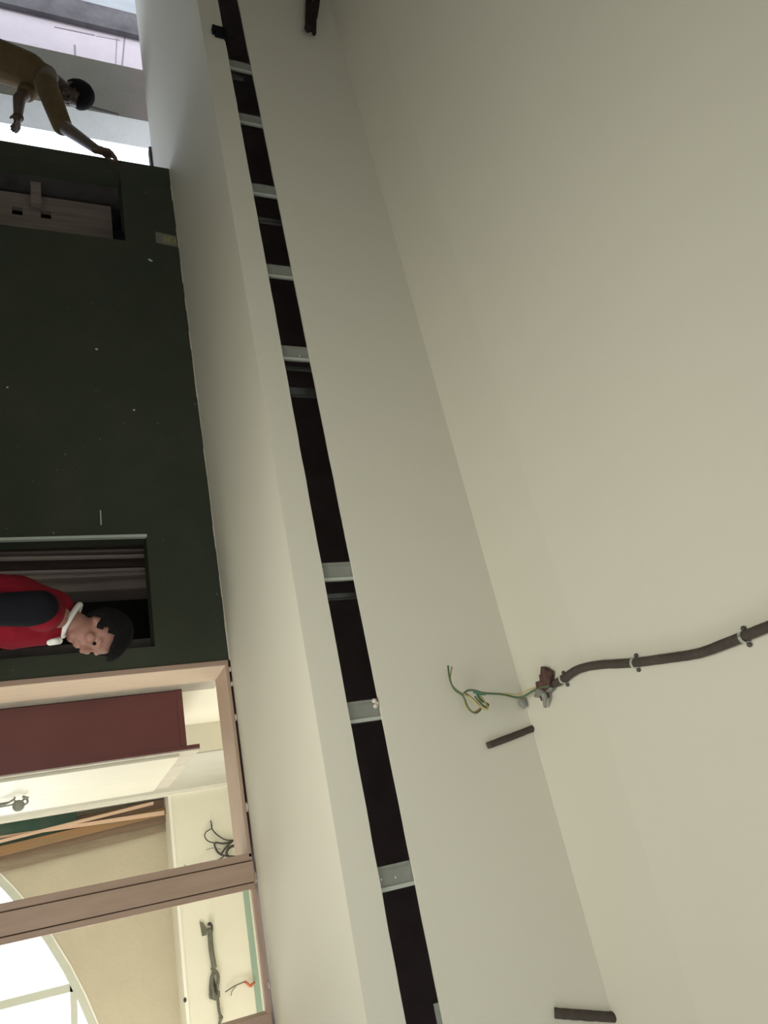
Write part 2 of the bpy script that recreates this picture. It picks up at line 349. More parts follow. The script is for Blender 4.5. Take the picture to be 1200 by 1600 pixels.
# strip of steel over the gap beside the green wall
tag(bxo('steel_lintel', (-6.05, -5.16, 4.765, 4.83, EYE+0.985, EYE+1.06), M['concd']), 'dark steel lintel under the ceiling edge beside the green wall end', 'lintel')

# ------------------------------------------------------------------ wooden window frames
win = thing('window_1', (XG, D, 0.85), None, None, kind=S)
DEP = 0.13; Y0 = D-0.012; Y1 = D+DEP-0.012; FT = ZS-0.014
def member(name, x0, x1, z0, z1, y0=Y0, y1=Y1, m=None, bev=0.003): return bxo(name, (x0, x1, y0, y1, z0, z1), m or M['wood'], win, bev)
fl = XG; XM0, XM1 = -0.196, -0.03; XE0 = 0.505
member('stile', fl, fl+0.029, 0.85, FT, Y0, Y0+0.008); member('lining', fl, fl+0.029, 0.85, FT, Y0+0.008, 4.50, M['woodl'], 0.001)
member('stile', XM0, XM0+0.035, 0.85, FT); member('mullion_cover', XM0+0.039, XM1-0.032, 0.85, FT-0.001, Y0-0.012)
member('stile', XM1-0.028, XM1, 0.85, FT); member('joint', XM0+0.02, XM1-0.015, 0.85, FT-0.002, Y0+0.02, Y1-0.02, m=M['groove'])
member('stile', XE0, XE0+0.05, 0.85, FT); member('mullion_cover', XE0+0.052, XE0+0.13, 0.85, FT-0.001, Y0-0.01)
member('stile', XE0+0.132, XE0+0.17, 0.85, FT); member('joint', XE0+0.03, XE0+0.15, 0.85, FT-0.002, Y0+0.02, Y1-0.02, m=M['groove'])
member('stile', 1.35, 1.40, 0.85, FT)
member('head', fl+0.029, XM0+0.02, FT-0.017, FT, Y0, Y0+0.008, M['woodh']); member('head_lining', fl+0.029, XM0+0.02, FT-0.017, FT, Y0+0.008, 4.495, M['woodlit2'], 0.001); member('head', XM1, XE0, FT-0.020, FT, Y0, Y0+0.04, M['woodh']); member('head', XE0+0.17, 1.35, FT-0.020, FT, Y0, Y0+0.04, M['woodh'])
member('sill', fl+0.029, XM0, 0.85, 0.9, m=M['woodh']); member('sill', XM1, XE0, 0.85, 0.9, m=M['woodh']); member('sill', XE0+0.17, 1.35, 0.85, 0.9, m=M['woodh'])
bxo('wall_beside_window', (1.40, 3.6, D, D+0.15, 0.85, ZS), M['plaster'], kind=S)
# rough plaster return behind the left stile
bxo('trim_6', (XG-0.01, XG+0.027, 4.505, 4.69, 0, ZS), M['rail'], kind=S)
# dabs of filler in the open joint above the frame
for i, (px, py) in enumerate(((364, 1068), (372, 1120), (385, 1258), (389, 1262), (399, 1375), (417, 1540), (361, 1045), (397, 1368))):
    bm = B(); p = onY(px, py, D-0.004)
    ball(bm, Vector((p.x, D+0.0, FT+0.006)), 0.013, 1.2+0.5*(i % 2), 0.8, 0.65, u=10, v=6)
    for v in bm.verts: v.co += noise.noise_vector(v.co*90)*0.004
    tag(obj('filler_dab', bm, M['filler'], sm=True), 'small dab of plaster filler in the gap above the wooden window frame', 'plaster', 'filler dabs above the window frame')
# crumbled plaster line along the top of the green wall
bm = B(); x = XW+0.01
while x < XG:
    l = random.uniform(0.03, 0.16); h = random.uniform(0.001, 0.006)+0.004*max(0, noise.noise(Vector((x*1.7, 0, 0))))
    box(bm, x, min(x+l, XG), D-0.004-h*0.5, D, ZS-h, ZS); x += l
obj('trim_7', bm, M['filler'], kind=S)

# ------------------------------------------------------------------ inside the bulkhead: galvanised studs seen through the slot
def stud_mesh(w_=0.086, d_=0.012, t=0.0015, z0=ZS+0.014, z1=ZC_-0.002):
    bm = B(); h = z1-z0
    def bb(x0, x1, y0, y1): box(bm, x0, x1, y0, y1, 0, h)
    bb(-w_/2, w_/2, 0, t); bb(-w_/2, -w_/2+t, t, d_); bb(w_/2-t, w_/2, t, d_)
    bb(-w_/2+0.014, -w_/2+0.017, -0.002, 0); bb(w_/2-0.019, w_/2-0.016, -0.002, 0)
    n0 = len(bm.faces); bb(w_/2-0.014, w_/2, -0.0035, 0)
    me = bpy.data.meshes.new('metal_stud'); bmesh.ops.recalc_face_normals(bm, faces=bm.faces); bm.faces.ensure_lookup_table()
    for f in bm.faces[n0:]: f.material_index = 1
    bm.to_mesh(me); bm.free(); me.materials.append(M['galv']); me.materials.append(M['galvlit']); return me
sm_ = stud_mesh()
st_lab = ['stud nearest the far left end of the slot', 'stud second from the far left end of the slot', 'stud third from the far left end of the slot',
 'stud between the tag corner and the middle of the slot', 'stud left of the longest dark gap in the slot', 'stud right of the longest dark gap in the slot',
 'stud with a crumb of plaster beside it in the slot', 'stud with bright screw heads at the near right of the slot']
spots = [(373, 103), (411, 189), (411, 297), (435, 424), (461, 552), (527, 893), (569, 1111), (615, 1370)]
spots[1] = (392, 187)
for (px, py), lab in zip(spots, st_lab):
    p = onY(px, py, YF+0.016)
    o = bpy.data.objects.new('metal_stud', sm_); COL.objects.link(o); o.location = (p.x, YF+0.0155, ZS+0.014)
    tag(o, 'grey galvanised vertical '+lab, 'metal stud', 'studs in the bulkhead slot')
# screws on the near stud and plaster crumb
for px, py in ((618, 1371), (596, 1374), (468, 556)):
    bm = B(); p = onY(px, py, YF+0.012); ball(bm, p, 0.004, 1, 0.5, 1, u=10, v=6)
    tag(obj('stud_screw', bm, M['zinc'], sm=True), 'tiny bright screw head on a stud in the slot', 'screw', 'screws on the studs')
bm = B(); p = onY(587, 1100, YF+0.006)
for k in range(5): ball(bm, p+Vector((random.uniform(-.014, .014), 0, random.uniform(-.008, .008))), random.uniform(0.006, 0.011), u=8, v=6)
tag(obj('plaster_crumb', bm, M['filler'], sm=True), 'crumb of pale plaster stuck at the upper edge of the slot beside a stud', 'plaster')
# hanger strips deeper in the void
for k, (px, py, y, w_, lab) in enumerate(((375, 120, 3.02, 0.022, 'short pale metal offcut hanging in the far end of the slot'), (408, 342, 3.15, 0.03, 'dim metal hanger behind the slot at its far half'),
        (470, 575, 3.12, 0.012, 'thin metal hanger just right of a stud in the slot'), (476, 612, 3.2, 0.05, 'wide dim metal hanger deep behind the slot'), (531, 931, 3.1, 0.025, 'metal hanger right of the stud beyond the longest gap'))):
    p = onY(px, py, y); bm = B()
    z0 = EYE+1.05 if k == 0 else ZS+0.014; z1 = EYE+1.262 if k == 0 else ZC_+0.14
    box(bm, p.x-w_/2, p.x+w_/2, y, y+0.002, z0, z1); box(bm, p.x+w_/2-0.002, p.x+w_/2, y, y+0.02, z0, z1)
    tag(obj('metal_hanger', bm, M['galv']), lab, 'metal strip')
p = onY(678, 1568, YF+0.02); q = onY(694, 1625, YF+0.02)
tag(bxo('metal_edge', (p.x, q.x+0.6, YF+0.014, YF+0.018, p.z-0.004, p.z+0.016), M['galv']), 'thin grey metal edge just inside the near end of the slot', 'metal strip')
# dark clip hanging over the lower lip of the slot
p = onY(342, 50, YF-0.01); bm = B()
box(bm, p.x-0.05, p.x+0.05, YF-0.02, YF-0.001, p.z-0.03, p.z+0.05); box(bm, p.x-0.03, p.x+0.06, YF-0.03, YF+0.06, p.z+0.03, p.z+0.05)
box(bm, p.x-0.02, p.x+0.03, YF-0.04, YF-0.001, p.z-0.045, p.z-0.03)
tag(obj('dark_clip', bm, M['blackcloth'], bevel=0.004), 'small black clip hooked over the lower lip of the slot at its far left', 'clip')

# ------------------------------------------------------------------ cables at the ceiling
YS = YF-0.02
def stub(a, b, r, lab):
    pa = onY(*a, YF-0.008); pb = onY(*b, YF-0.002); pb.z = ZC_+0.004
    bm = B(); tube(bm, [pa, pa.lerp(pb, 0.5)+Vector((0.001, -0.001, 0)), pb], r, 12, wob=0.06)
    return tag(obj('conduit_stub', bm, M['conduit'], sm=True), lab, 'conduit')
stub((762, 1165), (832, 1138), 0.0145, 'short dark conduit stub hanging from the ceiling corner just right of the green wires')
stub((868, 1583), (957, 1590), 0.018, 'dark conduit stub in the ceiling corner at the far right edge of the view')
# cable bundle top left
bt = onY(483, 50, YS-0.03); bd = thing('cable_bundle', (bt.x, bt.y, bt.z), 'thick black cable bundle hanging from the ceiling corner at the far left end', 'cable')
up_ = onY(520, -75, YS-0.02); up_.z = min(up_.z, ZC_-0.0)
for k in range(13):
    a = k*2.4; rr = 0.042*math.sqrt(k/13)
    off = Vector((math.cos(a)*rr, math.sin(a)*rr*0.4-0.005, math.sin(a)*rr))
    tip = bt+off*0.55+Vector((random.uniform(-.06, .02) , 0, random.uniform(-.02, .03)))
    bm = B(); tube(bm, [tip, bt.lerp(up_, 0.3)+off*1.1, bt.lerp(up_, 0.7)+off*1.2, up_+off*1.2], 0.014, 7, wob=0.12)
    obj('cable', bm, M['bundle'], bd, sm=True)
# surface conduit along the ceiling
RC = 0.0165; zc = ZC_-RC-0.001
cp = [onZ(px, py, zc) for px, py in ((868, 1068), (880, 1061), (903, 1046), (935, 1039), (985, 1036), (1040, 1029), (1090, 1021), (1130, 1007), (1175, 989), (1230, 968), (1300, 945))]
cd = thing('ceiling_conduit', (cp[0].x, cp[0].y, zc), 'bent dark brown conduit clipped across the ceiling to the corner box', 'conduit')
bm = B(); tube(bm, cp, RC, 16, wob=0.03, sm=8); obj('pipe', bm, M['conduit'], cd, sm=True)
bm = B(); tube(bm, [cp[0]+(cp[0]-cp[1])*0.8, cp[0], cp[1]], 0.009, 10); obj('inner_cable', bm, M['conduit'], cd, sm=True)
def saddle(px, py, tdir):
    c = onZ(px, py, zc); t = Vector((tdir[0], tdir[1], 0)).normalized(); s = Vector((-t.y, t.x, 0))
    bm = B(); prof = []
    R0, R1 = RC+0.001, RC+0.0035; top = ZC_-0.0005
    o_ = [(-0.031, 0), (-R1, 0)] + [(-R1*math.cos(math.pi*i/10), -R1*math.sin(math.pi*i/10)) for i in range(11)] + [(R1, 0), (0.031, 0)]
    i_ = [(0.031, 0.0025), (R0, 0.0025)] + [(R0*math.cos(math.pi*i/10), -R0*math.sin(math.pi*i/10)) for i in range(11)] + [(-R0, 0.0025), (-0.031, 0.0025)]
    def P(a): return Vector((c.x, c.y, 0))+s*a[0]+Vector((0, 0, zc+a[1] if a[1] < 0 else zc+a[1]*0.2))
    # feet lie on the ceiling
    def P(a):
        z = zc+a[1]
        if abs(a[0]) >= R0-1e-6: z = top-0.003+a[1]
        return Vector((c.x, c.y, z))+s*a[0]
    oo = [P(a) for a in o_]; ii = [P(a) for a in i_][::-1]
    for k in range(len(oo)-1):
        try: prism(bm, [oo[k]-t*0.006, oo[k+1]-t*0.006, ii[min(k+1, len(ii)-1)]-t*0.006, ii[k]-t*0.006], t*0.012)
        except Exception: pass
    sd = obj('saddle_clamp', bm, M['zinc'], cd)
    for sg in (-1, 1):
        b2 = B(); q = Vector((c.x, c.y, top-0.006))+s*sg*0.025
        ball(b2, q, 0.0085, 1, 1, 0.8, u=12, v=8); obj('clamp_screw', b2, M['screw'], sd, sm=True)
for px, py, i in ((880, 1061, 1), (992, 1036, 4), (1162, 995, 7)):
    t = cp[i+1]-cp[i-1]; saddle(px, py, (t.x, t.y))
# broken junction box in the corner
jb = onZ(852, 1072, ZC_-0.02)
jt = thing('junction_box', (jb.x, jb.y, ZC_), 'rusty broken junction box at the ceiling corner with a bent metal bracket', 'junction box')
bm = B(); random.seed(9)
c0 = onZ(856, 1068, ZC_-0.012)
for k in range(9):
    a = c0+Vector((random.uniform(-.05, .05), random.uniform(-.045, .045), random.uniform(-.012, .0)))
    s_ = random.uniform(.016, .032); m_ = Matrix.Translation(a) @ Matrix.Rotation(random.uniform(0, 3), 4, 'Z') @ Matrix.Diagonal((s_*2, s_*1.6, 0.02, 1))
    bmesh.ops.create_cube(bm, size=1, matrix=m_)
obj('box_body', bm, M['rust'], jt, bevel=0.003)
bm = B(); m1 = onZ(850, 1098, ZC_-0.03); m0 = onZ(838, 1088, ZC_-0.03)
tube(bm, [onZ(842, 1080, ZC_-0.02), onZ(850, 1086, ZC_-0.04), onZ(852, 1104, ZC_-0.02)], 0.018, 8, r2=0.008)
tube(bm, [onZ(858, 1082, ZC_-0.008), onZ(862, 1075, ZC_-0.03), onZ(852, 1082, ZC_-0.02)], 0.006, 8)
obj('metal_bracket', bm, M['galv'], jt, sm=True)
bm = B(); tube(bm, [onY(829, 1099, YF-0.02), onY(835, 1090, YF-0.04), onZ(845, 1083, ZC_-0.03)], 0.012, 8, wob=0.15)
ball(bm, onY(817, 1098, YF-0.02), 0.022, 1.2, 0.6, 0.8, u=10, v=8)
obj('cement_lump', bm, M['galv'], jt, sm=True)
# green and yellow wires hanging in front of the bulkhead
YW_ = YF-0.06
wt = onY(815, 1088, YW_); wr = thing('earth_wire', (wt.x, wt.y, wt.z), 'looped green and yellow wires dangling from the rusty corner box', 'wire')
def wpt(a, b, y):
    p = onY(a, b, y)
    return p if p.z < ZC_-0.03 else onZ(a, b, ZC_-0.03)
def wire(name, pts, r, m):
    bm = B(); tube(bm, [wpt(a, b, YW_+c) for a, b, c in pts], r, 7); obj(name, bm, M[m], wr, sm=True)
wire('wire_strand', [(700, 1040, 0), (703, 1062, 0), (710, 1077, -.005), (722, 1086, -.01), (726, 1093, -.01), (733, 1108, -.02), (743, 1114, -.02), (751, 1107, -.01), (742, 1095, 0), (728, 1084, .01)], 0.0042, 'wgreen')
wire('wire_strand', [(706, 1042, .01), (704, 1065, .005), (716, 1080, 0), (735, 1090, -.01), (750, 1104, -.015), (762, 1108, -.01), (757, 1096, 0), (748, 1083, .005), (740, 1081, 0)], 0.0038, 'wyel')
wire('wire_strand', [(722, 1086, 0), (731, 1079, 0), (742, 1079, -.005), (756, 1083, -.01), (785, 1085, 0), (812, 1090, .01), (832, 1080, .02), (846, 1074, .03), (858, 1073, .04)], 0.0046, 'wgreen')
wire('wire_strand', [(760, 1084, 0), (790, 1084, 0), (812, 1085, 0), (830, 1076, .01), (848, 1073, .02), (856, 1072, .03)], 0.003, 'wyel')
wire('wire_strand', [(724, 1088, 0), (728, 1104, -.01), (738, 1113, -.015), (746, 1110, -.01), (752, 1104, -.01)], 0.0034, 'wyel')
wire('wire_strand', [(745, 1083, .01), (752, 1094, .005), (763, 1101, 0), (757, 1104, -.005), (742, 1088, -.01)], 0.0046, 'wgreen')
wire('twisted_sleeve', [(740, 1080, 0), (748, 1083, -.004), (758, 1084, 0)], 0.0075, 'wteal')

# ------------------------------------------------------------------ things in the bright inner room
cupf = 4.62; cx0, cx1 = -0.254*cupf, -0.177*cupf; cup_b = 5.96; ctz = EYE+0.172*cupf; ctz2 = EYE+0.188*cupf
cu = thing('cupboard', ((cx0+cx1)/2, cupf, 0), 'tall maroon sided cupboard with cream doors and a hanging padlock behind the window', 'cupboard')
bxo('carcass', (cx0, cx1-0.03, cupf, cup_b, 0.1, ctz), M['maroon'], cu, 0.004)
bxo('plinth', (cx0+0.02, cx1-0.05, cupf+0.02, cup_b-0.02, 0, 0.1), M['maroon'], cu)
bxo('top_edge', (cx0-0.004, cx1-0.031, cupf-0.006, cupf+0.02, ctz-0.03, ctz+0.002), M['maroon'], cu, 0.003)
bxo('door_frame', (cx1-0.03, cx1-0.008, cupf-0.001, cup_b, 0.1, ctz2-0.0), M['maroon'], cu)
bxo('door_frame_face', (cx1-0.008, cx1, cupf+0.004, cup_b, 0.1, ctz2), M['rail'], cu, label='bare grey-brown frame around the cream doors')
dm = (cupf+cup_b)/2
for y0, y1 in ((cupf+0.06, dm-0.002), (dm+0.002, cup_b-0.05)):
    dr = bxo('door', (cx1, cx1+0.018, y0, y1, 0.16, ctz-0.035), M['creamdoor'], cu, 0.003, label='cream painted door')
    bm = B(); yy = y1-0.06 if y0 < dm-0.3 else y0+0.06; tube(bm, [(cx1+0.018, yy, 1.15), (cx1+0.04, yy, 1.17), (cx1+0.04, yy, 1.27), (cx1+0.018, yy, 1.29)], 0.005, 8)
    obj('handle', bm, M['galv'], dr, sm=True)
# padlock on the cupboard (its staple sits on the cream door)
def onX(px, py, x): v = ray(px, py); v = v*(x/v.x); return Vector((v.x, v.y, v.z+EYE))
XD = cx1+0.075; pk = onX(29, 1259, XD); py_ = pk.y
pl = thing('padlock', (pk.x, pk.y, pk.z), 'small grey padlock hanging on the cream cupboard door', 'padlock')
bm = B(); ball(bm, pk, 0.033, 1.0, 0.35, 1.0, u=18, v=12); obj('lock_body', bm, M['galv'], pl, sm=True)
bm = B(); tube(bm, [onY(33, 1255, py_), onY(37, 1249, py_), onY(42, 1249, py_), onY(43, 1254, py_), onY(37, 1258, py_)], 0.006, 8); obj('shackle', bm, M['galv'], pl, sm=True)
bm = B(); tube(bm, [onX(36, 1245, cx1+0.032), onY(44, 1247, py_)], 0.008, 8, sm=0); obj('staple', bm, M['galv'], pl, sm=True)
bm = B(); tube(bm, [onX(0, 1258, cx1+0.05), onX(10, 1256, cx1+0.05), onX(22, 1249, cx1+0.05)], 0.006, 8)
tag(obj('door_chain', bm, M['galv'], sm=True), 'thin grey chain on the cream cupboard door beside the padlock', 'chain')

# planks leaning against the beige wall
def plank(name, a0, a1, b0, b1, y, t, m, lab, ybot=None):
    """quad given by pixels at its low end (a0,a1) and high end (b0,b1), extended to the floor"""
    A0, A1, B0, B1 = (onY(*p, y) for p in (a0, a1, b0, b1))
    k = (A0.z+A1.z)/2/((B0.z+B1.z)/2-(A0.z+A1.z)/2)
    L0, L1 = A0+(A0-B0)*k, A1+(A1-B1)*k; L0.z = L1.z = 0.001
    bm = B(); prism(bm, [L0, L1, B1, B0], (0, t, 0))
    for v in bm.verts:
        v.co.y -= max(0.0, (1-v.co.z/B0.z))*(0.0 if ybot is None else ybot)
    return tag(obj(name, bm, M[m], bevel=0.002), lab, 'plank', 'planks leaning on the beige wall')
plank('leaning_board', (0, 1286), (0, 1330), (120, 1268), (120, 1300), 8.145, 0.008, 'tealb', 'dark teal board standing lowest and leftmost among the planks')
plank('leaning_plank', (0, 1322), (0, 1338), (262, 1260), (262, 1272), 8.12, 0.02, 'plankor', 'orange stained plank standing upright behind the pale crossing strips')
plank('leaning_plank', (0, 1312), (0, 1317), (240, 1252), (240, 1257), 8.07, 0.02, 'plankpink', 'pale thin wood strip leaning diagonally across the teal board')
plank('leaning_plank', (90, 1292), (90, 1297), (257, 1266), (257, 1273), 8.09, 0.02, 'plankpink', 'pale short wood strip crossing behind the diagonal strip')
plank('leaning_plank', (0, 1326), (0, 1346), (262, 1272), (262, 1284), 8.17, 0.02, 'plankbr', 'brown stained plank between the orange plank and bare wall')
plank('leaning_plank', (0, 1346), (0, 1364), (264, 1284), (265, 1297), 8.205, 0.02, 'plankgr', 'rightmost wide cement coloured plank beside the bare beige wall')
plank('leaning_plank', (0, 1300), (0, 1324), (260, 1247), (262, 1262), 8.2, 0.02, 'plankbr', 'brown plank hidden behind the pale strips beneath the beam')
# wires hanging on the cream beam
def wires(name, lab, strands, y, parts='wire_strand', base=None):
    p0 = onY(*strands[0][0][0], y); t = thing(name, (p0.x, y, p0.z), lab, 'wire')
    for s_, r, m in strands:
        bm = B(); tube(bm, [onY(a, b, y-0.01*(i % 3)) for i, (a, b) in enumerate(s_)], r, 6); obj(parts, bm, M[m], t, sm=True)
    return t
yb2 = YB-0.02
wires('black_wire_tangle', 'black loose wires sprouting over the top left window pane from the cream beam', [
 ([(366, 1313), (352, 1312), (340, 1305), (332, 1296), (330, 1287)], 0.006, 'black'), ([(363, 1315), (350, 1311), (338, 1303)], 0.004, 'black'),
 ([(329, 1282), (331, 1290), (330, 1295), (322, 1300), (320, 1307), (325, 1314), (334, 1317)], 0.005, 'black'),
 ([(362, 1316), (348, 1318), (336, 1317), (337, 1326), (342, 1333), (350, 1337), (362, 1338), (367, 1338)], 0.009, 'black'),
 ([(366, 1321), (358, 1325), (354, 1332), (357, 1338), (367, 1341)], 0.012, 'black'), ([(365, 1313), (354, 1323), (346, 1334)], 0.008, 'black'),
 ([(350, 1338), (340, 1344), (320, 1350), (306, 1356), (300, 1361)], 0.006, 'black'), ([(302, 1357), (294, 1357), (288, 1351)], 0.003, 'greyw'),
 ([(345, 1327), (332, 1325), (323, 1328)], 0.003, 'greyw')], yb2)
t = wires('beam_cable_run', 'dusty grey cable run knotted along the cream beam behind the right window pane', [
 ([(325, 1445), (328, 1443), (331, 1448), (330, 1458), (326, 1462)], 0.012, 'black'), ([(328, 1450), (329, 1470), (331, 1490), (335, 1512)], 0.022, 'greyw'),
 ([(330, 1512), (339, 1520), (341, 1530), (339, 1545), (336, 1556)], 0.014, 'greyw'), ([(336, 1515), (331, 1530), (333, 1550), (336, 1560)], 0.016, 'greyw'),
 ([(330, 1525), (328, 1545), (330, 1558)], 0.008, 'greyw'), ([(333, 1525), (336, 1540), (339, 1555)], 0.008, 'black'),
 ([(340, 1560), (342, 1578), (345, 1592), (343, 1600), (343, 1625)], 0.012, 'greyw')], yb2, 'cable_strand')
c_ = onY(317, 1452, yb2); bm = B(); prism(bm, [onY(a, b, YB-0.012) for a, b in ((312, 1440), (317, 1441), (324, 1452), (323, 1461), (316, 1463))], (0, 0.012, 0)); obj('switch_box', bm, M['greyw'], t)
bm = B(); prism(bm, [onY(a, b, YB-0.04) for a, b in ((327, 1552), (344, 1548), (344, 1558), (338, 1564), (328, 1561))], (0, 0.03, 0)); obj('connector_block', bm, M['greyw'], t, bevel=0.004)
bm = B(); p = onY(345, 1590, YB-0.03); ball(bm, p, 0.02); obj('cable_knot', bm, M['greyw'], t, sm=True)
wires('orange_wire_end', 'frayed orange wire end on the cream beam beside the grey cable run', [
 ([(398, 1535), (391, 1540), (386, 1536), (382, 1534)], 0.010, 'orange'), ([(386, 1537), (392, 1541), (394, 1537)], 0.010, 'orange'),
 ([(382, 1534), (375, 1537), (366, 1541), (352, 1550)], 0.005, 'greyw'), ([(369, 1541), (363, 1548), (361, 1556)], 0.003, 'greyw')], yb2)
bm = B(); p = onY(291, 1562, YB-0.01); ball(bm, p+Vector((0, 0, -0.01)), 0.014, 1.4, 0.6, 1.0)
tag(obj('beam_nail', bm, M['black'], sm=True), 'dark nail stub at the lower edge of the cream beam', 'nail')

# ------------------------------------------------------------------ in the openings of the green wall
tag(bxo('metal_jamb', (N2[0]-0.001, N2[0]+0.016, D-0.006, D+0.02, N2[2], N2[3]+0.004), M['alu']), 'pale metal angle lining the left edge of the middle wall opening', 'jamb')
def vpost(px0, px1, top, y, t, m, lab, name, cat='plank', lean=0.0, group='planks stored behind the middle opening'):
    """upright from the floor; px0/px1 are photo rows at column 110"""
    a, b = onY(110, px0, y), onY(110, px1, y)
    bm = B(); prism(bm, [Vector((a.x-lean, y, 0.001)), Vector((b.x-lean, y, 0.001)), Vector((b.x+lean*0.3, y, top)), Vector((a.x+lean*0.3, y, top))], (0, t, 0))
    return tag(obj(name, bm, M[m], bevel=0.002), lab, cat, group)
vpost(846, 858, 2.3, 4.62, 0.04, 'plankd', 'dark plank just inside the metal lined edge', 'stored_plank')
vpost(860, 864, 2.2, 4.55, 0.03, 'plankg', 'thin grey strip left in the opening', 'stored_strip', lean=0.02)
vpost(868, 872, 2.2, 4.51, 0.03, 'plankg', 'second thin grey strip right of the first', 'stored_strip', lean=0.03)
vpost(866, 888, 2.1, 4.75, 0.04, 'plankd', 'wide dark plank behind the two thin strips', 'stored_plank', lean=0.02)
vpost(890, 894, 2.25, 4.60, 0.03, 'plankg', 'grey strip leaning beside the concrete post', 'stored_strip', lean=0.03)
vpost(896, 903, 2.5, 4.68, 0.05, 'plankg', 'weathered grey plank against the concrete post', 'stored_plank', lean=0.01)
vpost(898, 925, 2.55, 4.85, 0.2, 'plankg', 'rough grey post behind the person in red', 'store_post', 'post', group=None)
# slotted board and crossbar in the left opening
sb0, sb1 = onY(100, 312, 4.5), onY(100, 372, 4.5)
bm = B(); holes = [onY(27, 329, 4.5), onY(72, 335, 4.5)]
xs = sorted((sb0.x, sb1.x)); zs = [0.75, holes[0].z-0.035, holes[0].z+0.035, holes[1].z-0.035, holes[1].z+0.035, 1.99]
hx0, hx1 = holes[0].x-0.04, holes[0].x+0.04
for z0, z1, h in ((zs[0], zs[1], 0), (zs[1], zs[2], 1), (zs[2], zs[3], 0), (zs[3], zs[4], 1), (zs[4], zs[5], 0)):
    if h: box(bm, xs[0], hx0, 4.5, 4.54, z0, z1); box(bm, hx1, xs[1], 4.5, 4.54, z0, z1)
    else: box(bm, xs[0], xs[1], 4.5, 4.54, z0, z1)
t = obj('slotted_board', bm, M['plankg']); tag(t, 'grey board with square holes standing in the left wall opening', 'board')
a, b = onY(55, 257, 4.44), onY(55, 312, 4.44)
bm = B(); box(bm, a.x-0.05, b.x+0.05, 4.43, 4.47, a.z-0.035, a.z+0.035)
tag(obj('cross_batten', bm, M['plankg']), 'short horizontal grey batten across the left wall opening', 'batten')
bm = B(); p = onY(190, 363, D-0.0); box(bm, p.x-0.07, p.x+0.03, D+0.06, D+0.14, p.z-0.04, N1[3]-0.001)
tag(obj('dark_bracket', bm, M['blackcloth']), 'small black bracket in the upper right corner of the left wall opening', 'bracket')
# paper tag with faded digits
tg0, tg1, tg2, tg3 = (onY(a, b, D-0.002) for a, b in ((243, 362), (275, 369), (277, 386), (244, 379)))
bm = B(); prism(bm, [tg0, tg1, tg2, tg3], (0, 0.0015, 0)); tgo = obj('paper_tag', bm, M['paper']); tag(tgo, 'small dirty paper tag with faded yellow digits below the ceiling on green wall', 'paper tag')
def stroke(bm, a, b, wd=0.008):
    pa, pb = onY(*a, D-0.0035), onY(*b, D-0.0035); d = (pb-pa).normalized(); s = Vector((-d.z, 0, d.x))*wd/2
    prism(bm, [pa-s, pb-s, pb+s, pa+s], (0, 0.0012, 0))
bm = B()
for a, b in (((256, 369), (256, 378)), ((259, 368), (259, 379)), ((259, 373), (263, 374)), ((263, 369), (263, 380)), ((266, 371), (266, 380)), ((266, 371), (270, 372)), ((266, 380), (270, 381)), ((273, 372), (273, 381)), ((270, 376), (273, 377))):
    stroke(bm, a, b)
t = obj('digits', bm, M['ink']); t.parent = tgo
# scratches on the green paint
for a, b, wd, lab in (((157, 797), (158, 820), 0.006, 'thin upright pale scratch left of the middle opening in the green wall'), ((149, 545), (153, 546), 0.012, 'pale chip in the middle of the green wall'),
        ((208, 640), (211, 641), 0.012, 'pale chip in the green wall nearest the ceiling'), ((232, 405), (238, 408), 0.015, 'pale smudge on the green wall right of the paper tag'), ((10, 605), (13, 605), 0.01, 'lowest pale chip on the green wall')):
    bm = B(); stroke(bm, a, b, wd); tag(obj('paint_scratch', bm, M['concl']), lab, 'scratch')

# ------------------------------------------------------------------ people
def remesh(o, vox, it=6):
    r = o.modifiers.new('remesh', 'REMESH'); r.mode = 'VOXEL'; r.voxel_size = vox; r.use_smooth_shade = True
    s = o.modifiers.new('smooth', 'SMOOTH'); s.factor = 0.5; s.iterations = it
def hand(bm, wr_, d, pn, side, curl=0.5, L=1.0):
    """wrist point, direction of the fingers, palm normal; side = direction of the thumb"""
    d = d.normalized(); pn = (pn-d*pn.dot(d)).normalized(); s = d.cross(pn)*side
    k0 = len(bm.verts)
    capsule(bm, wr_, 0.024, wr_+d*0.03, 0.026)
    for k in range(4):
        capsule(bm, wr_+d*0.02+s*(k-1.5)*-0.010, 0.015, wr_+d*0.088+s*(1.5-k)*0.0205, 0.0125)
    lens = (0.070, 0.080, 0.074, 0.058)
    for k in range(4):
        base = wr_+d*0.090+s*(1.5-k)*0.0205; l = lens[k]; ang = 0; p = base; rr = 0.0098
        for j, fr in enumerate((0.45, 0.32, 0.23)):
            ang += curl*(0.5+0.35*j); q = p+(d*math.cos(ang)+pn*math.sin(ang))*l*fr
            capsule(bm, p, rr, q, rr*0.92); p = q; rr *= 0.92
    t0 = wr_+d*0.03+s*0.024; t1 = t0+(d*0.7+s*0.7+pn*0.25).normalized()*0.042; t2 = t1+(d*0.9+s*0.2+pn*0.4).normalized()*0.032
    capsule(bm, t0, 0.0145, t1, 0.0115); capsule(bm, t1, 0.0115, t2, 0.0095)
    if L != 1.0:
        bm.verts.ensure_lookup_table()
        for v in bm.verts[k0:]: v.co = wr_+(v.co-wr_)*L
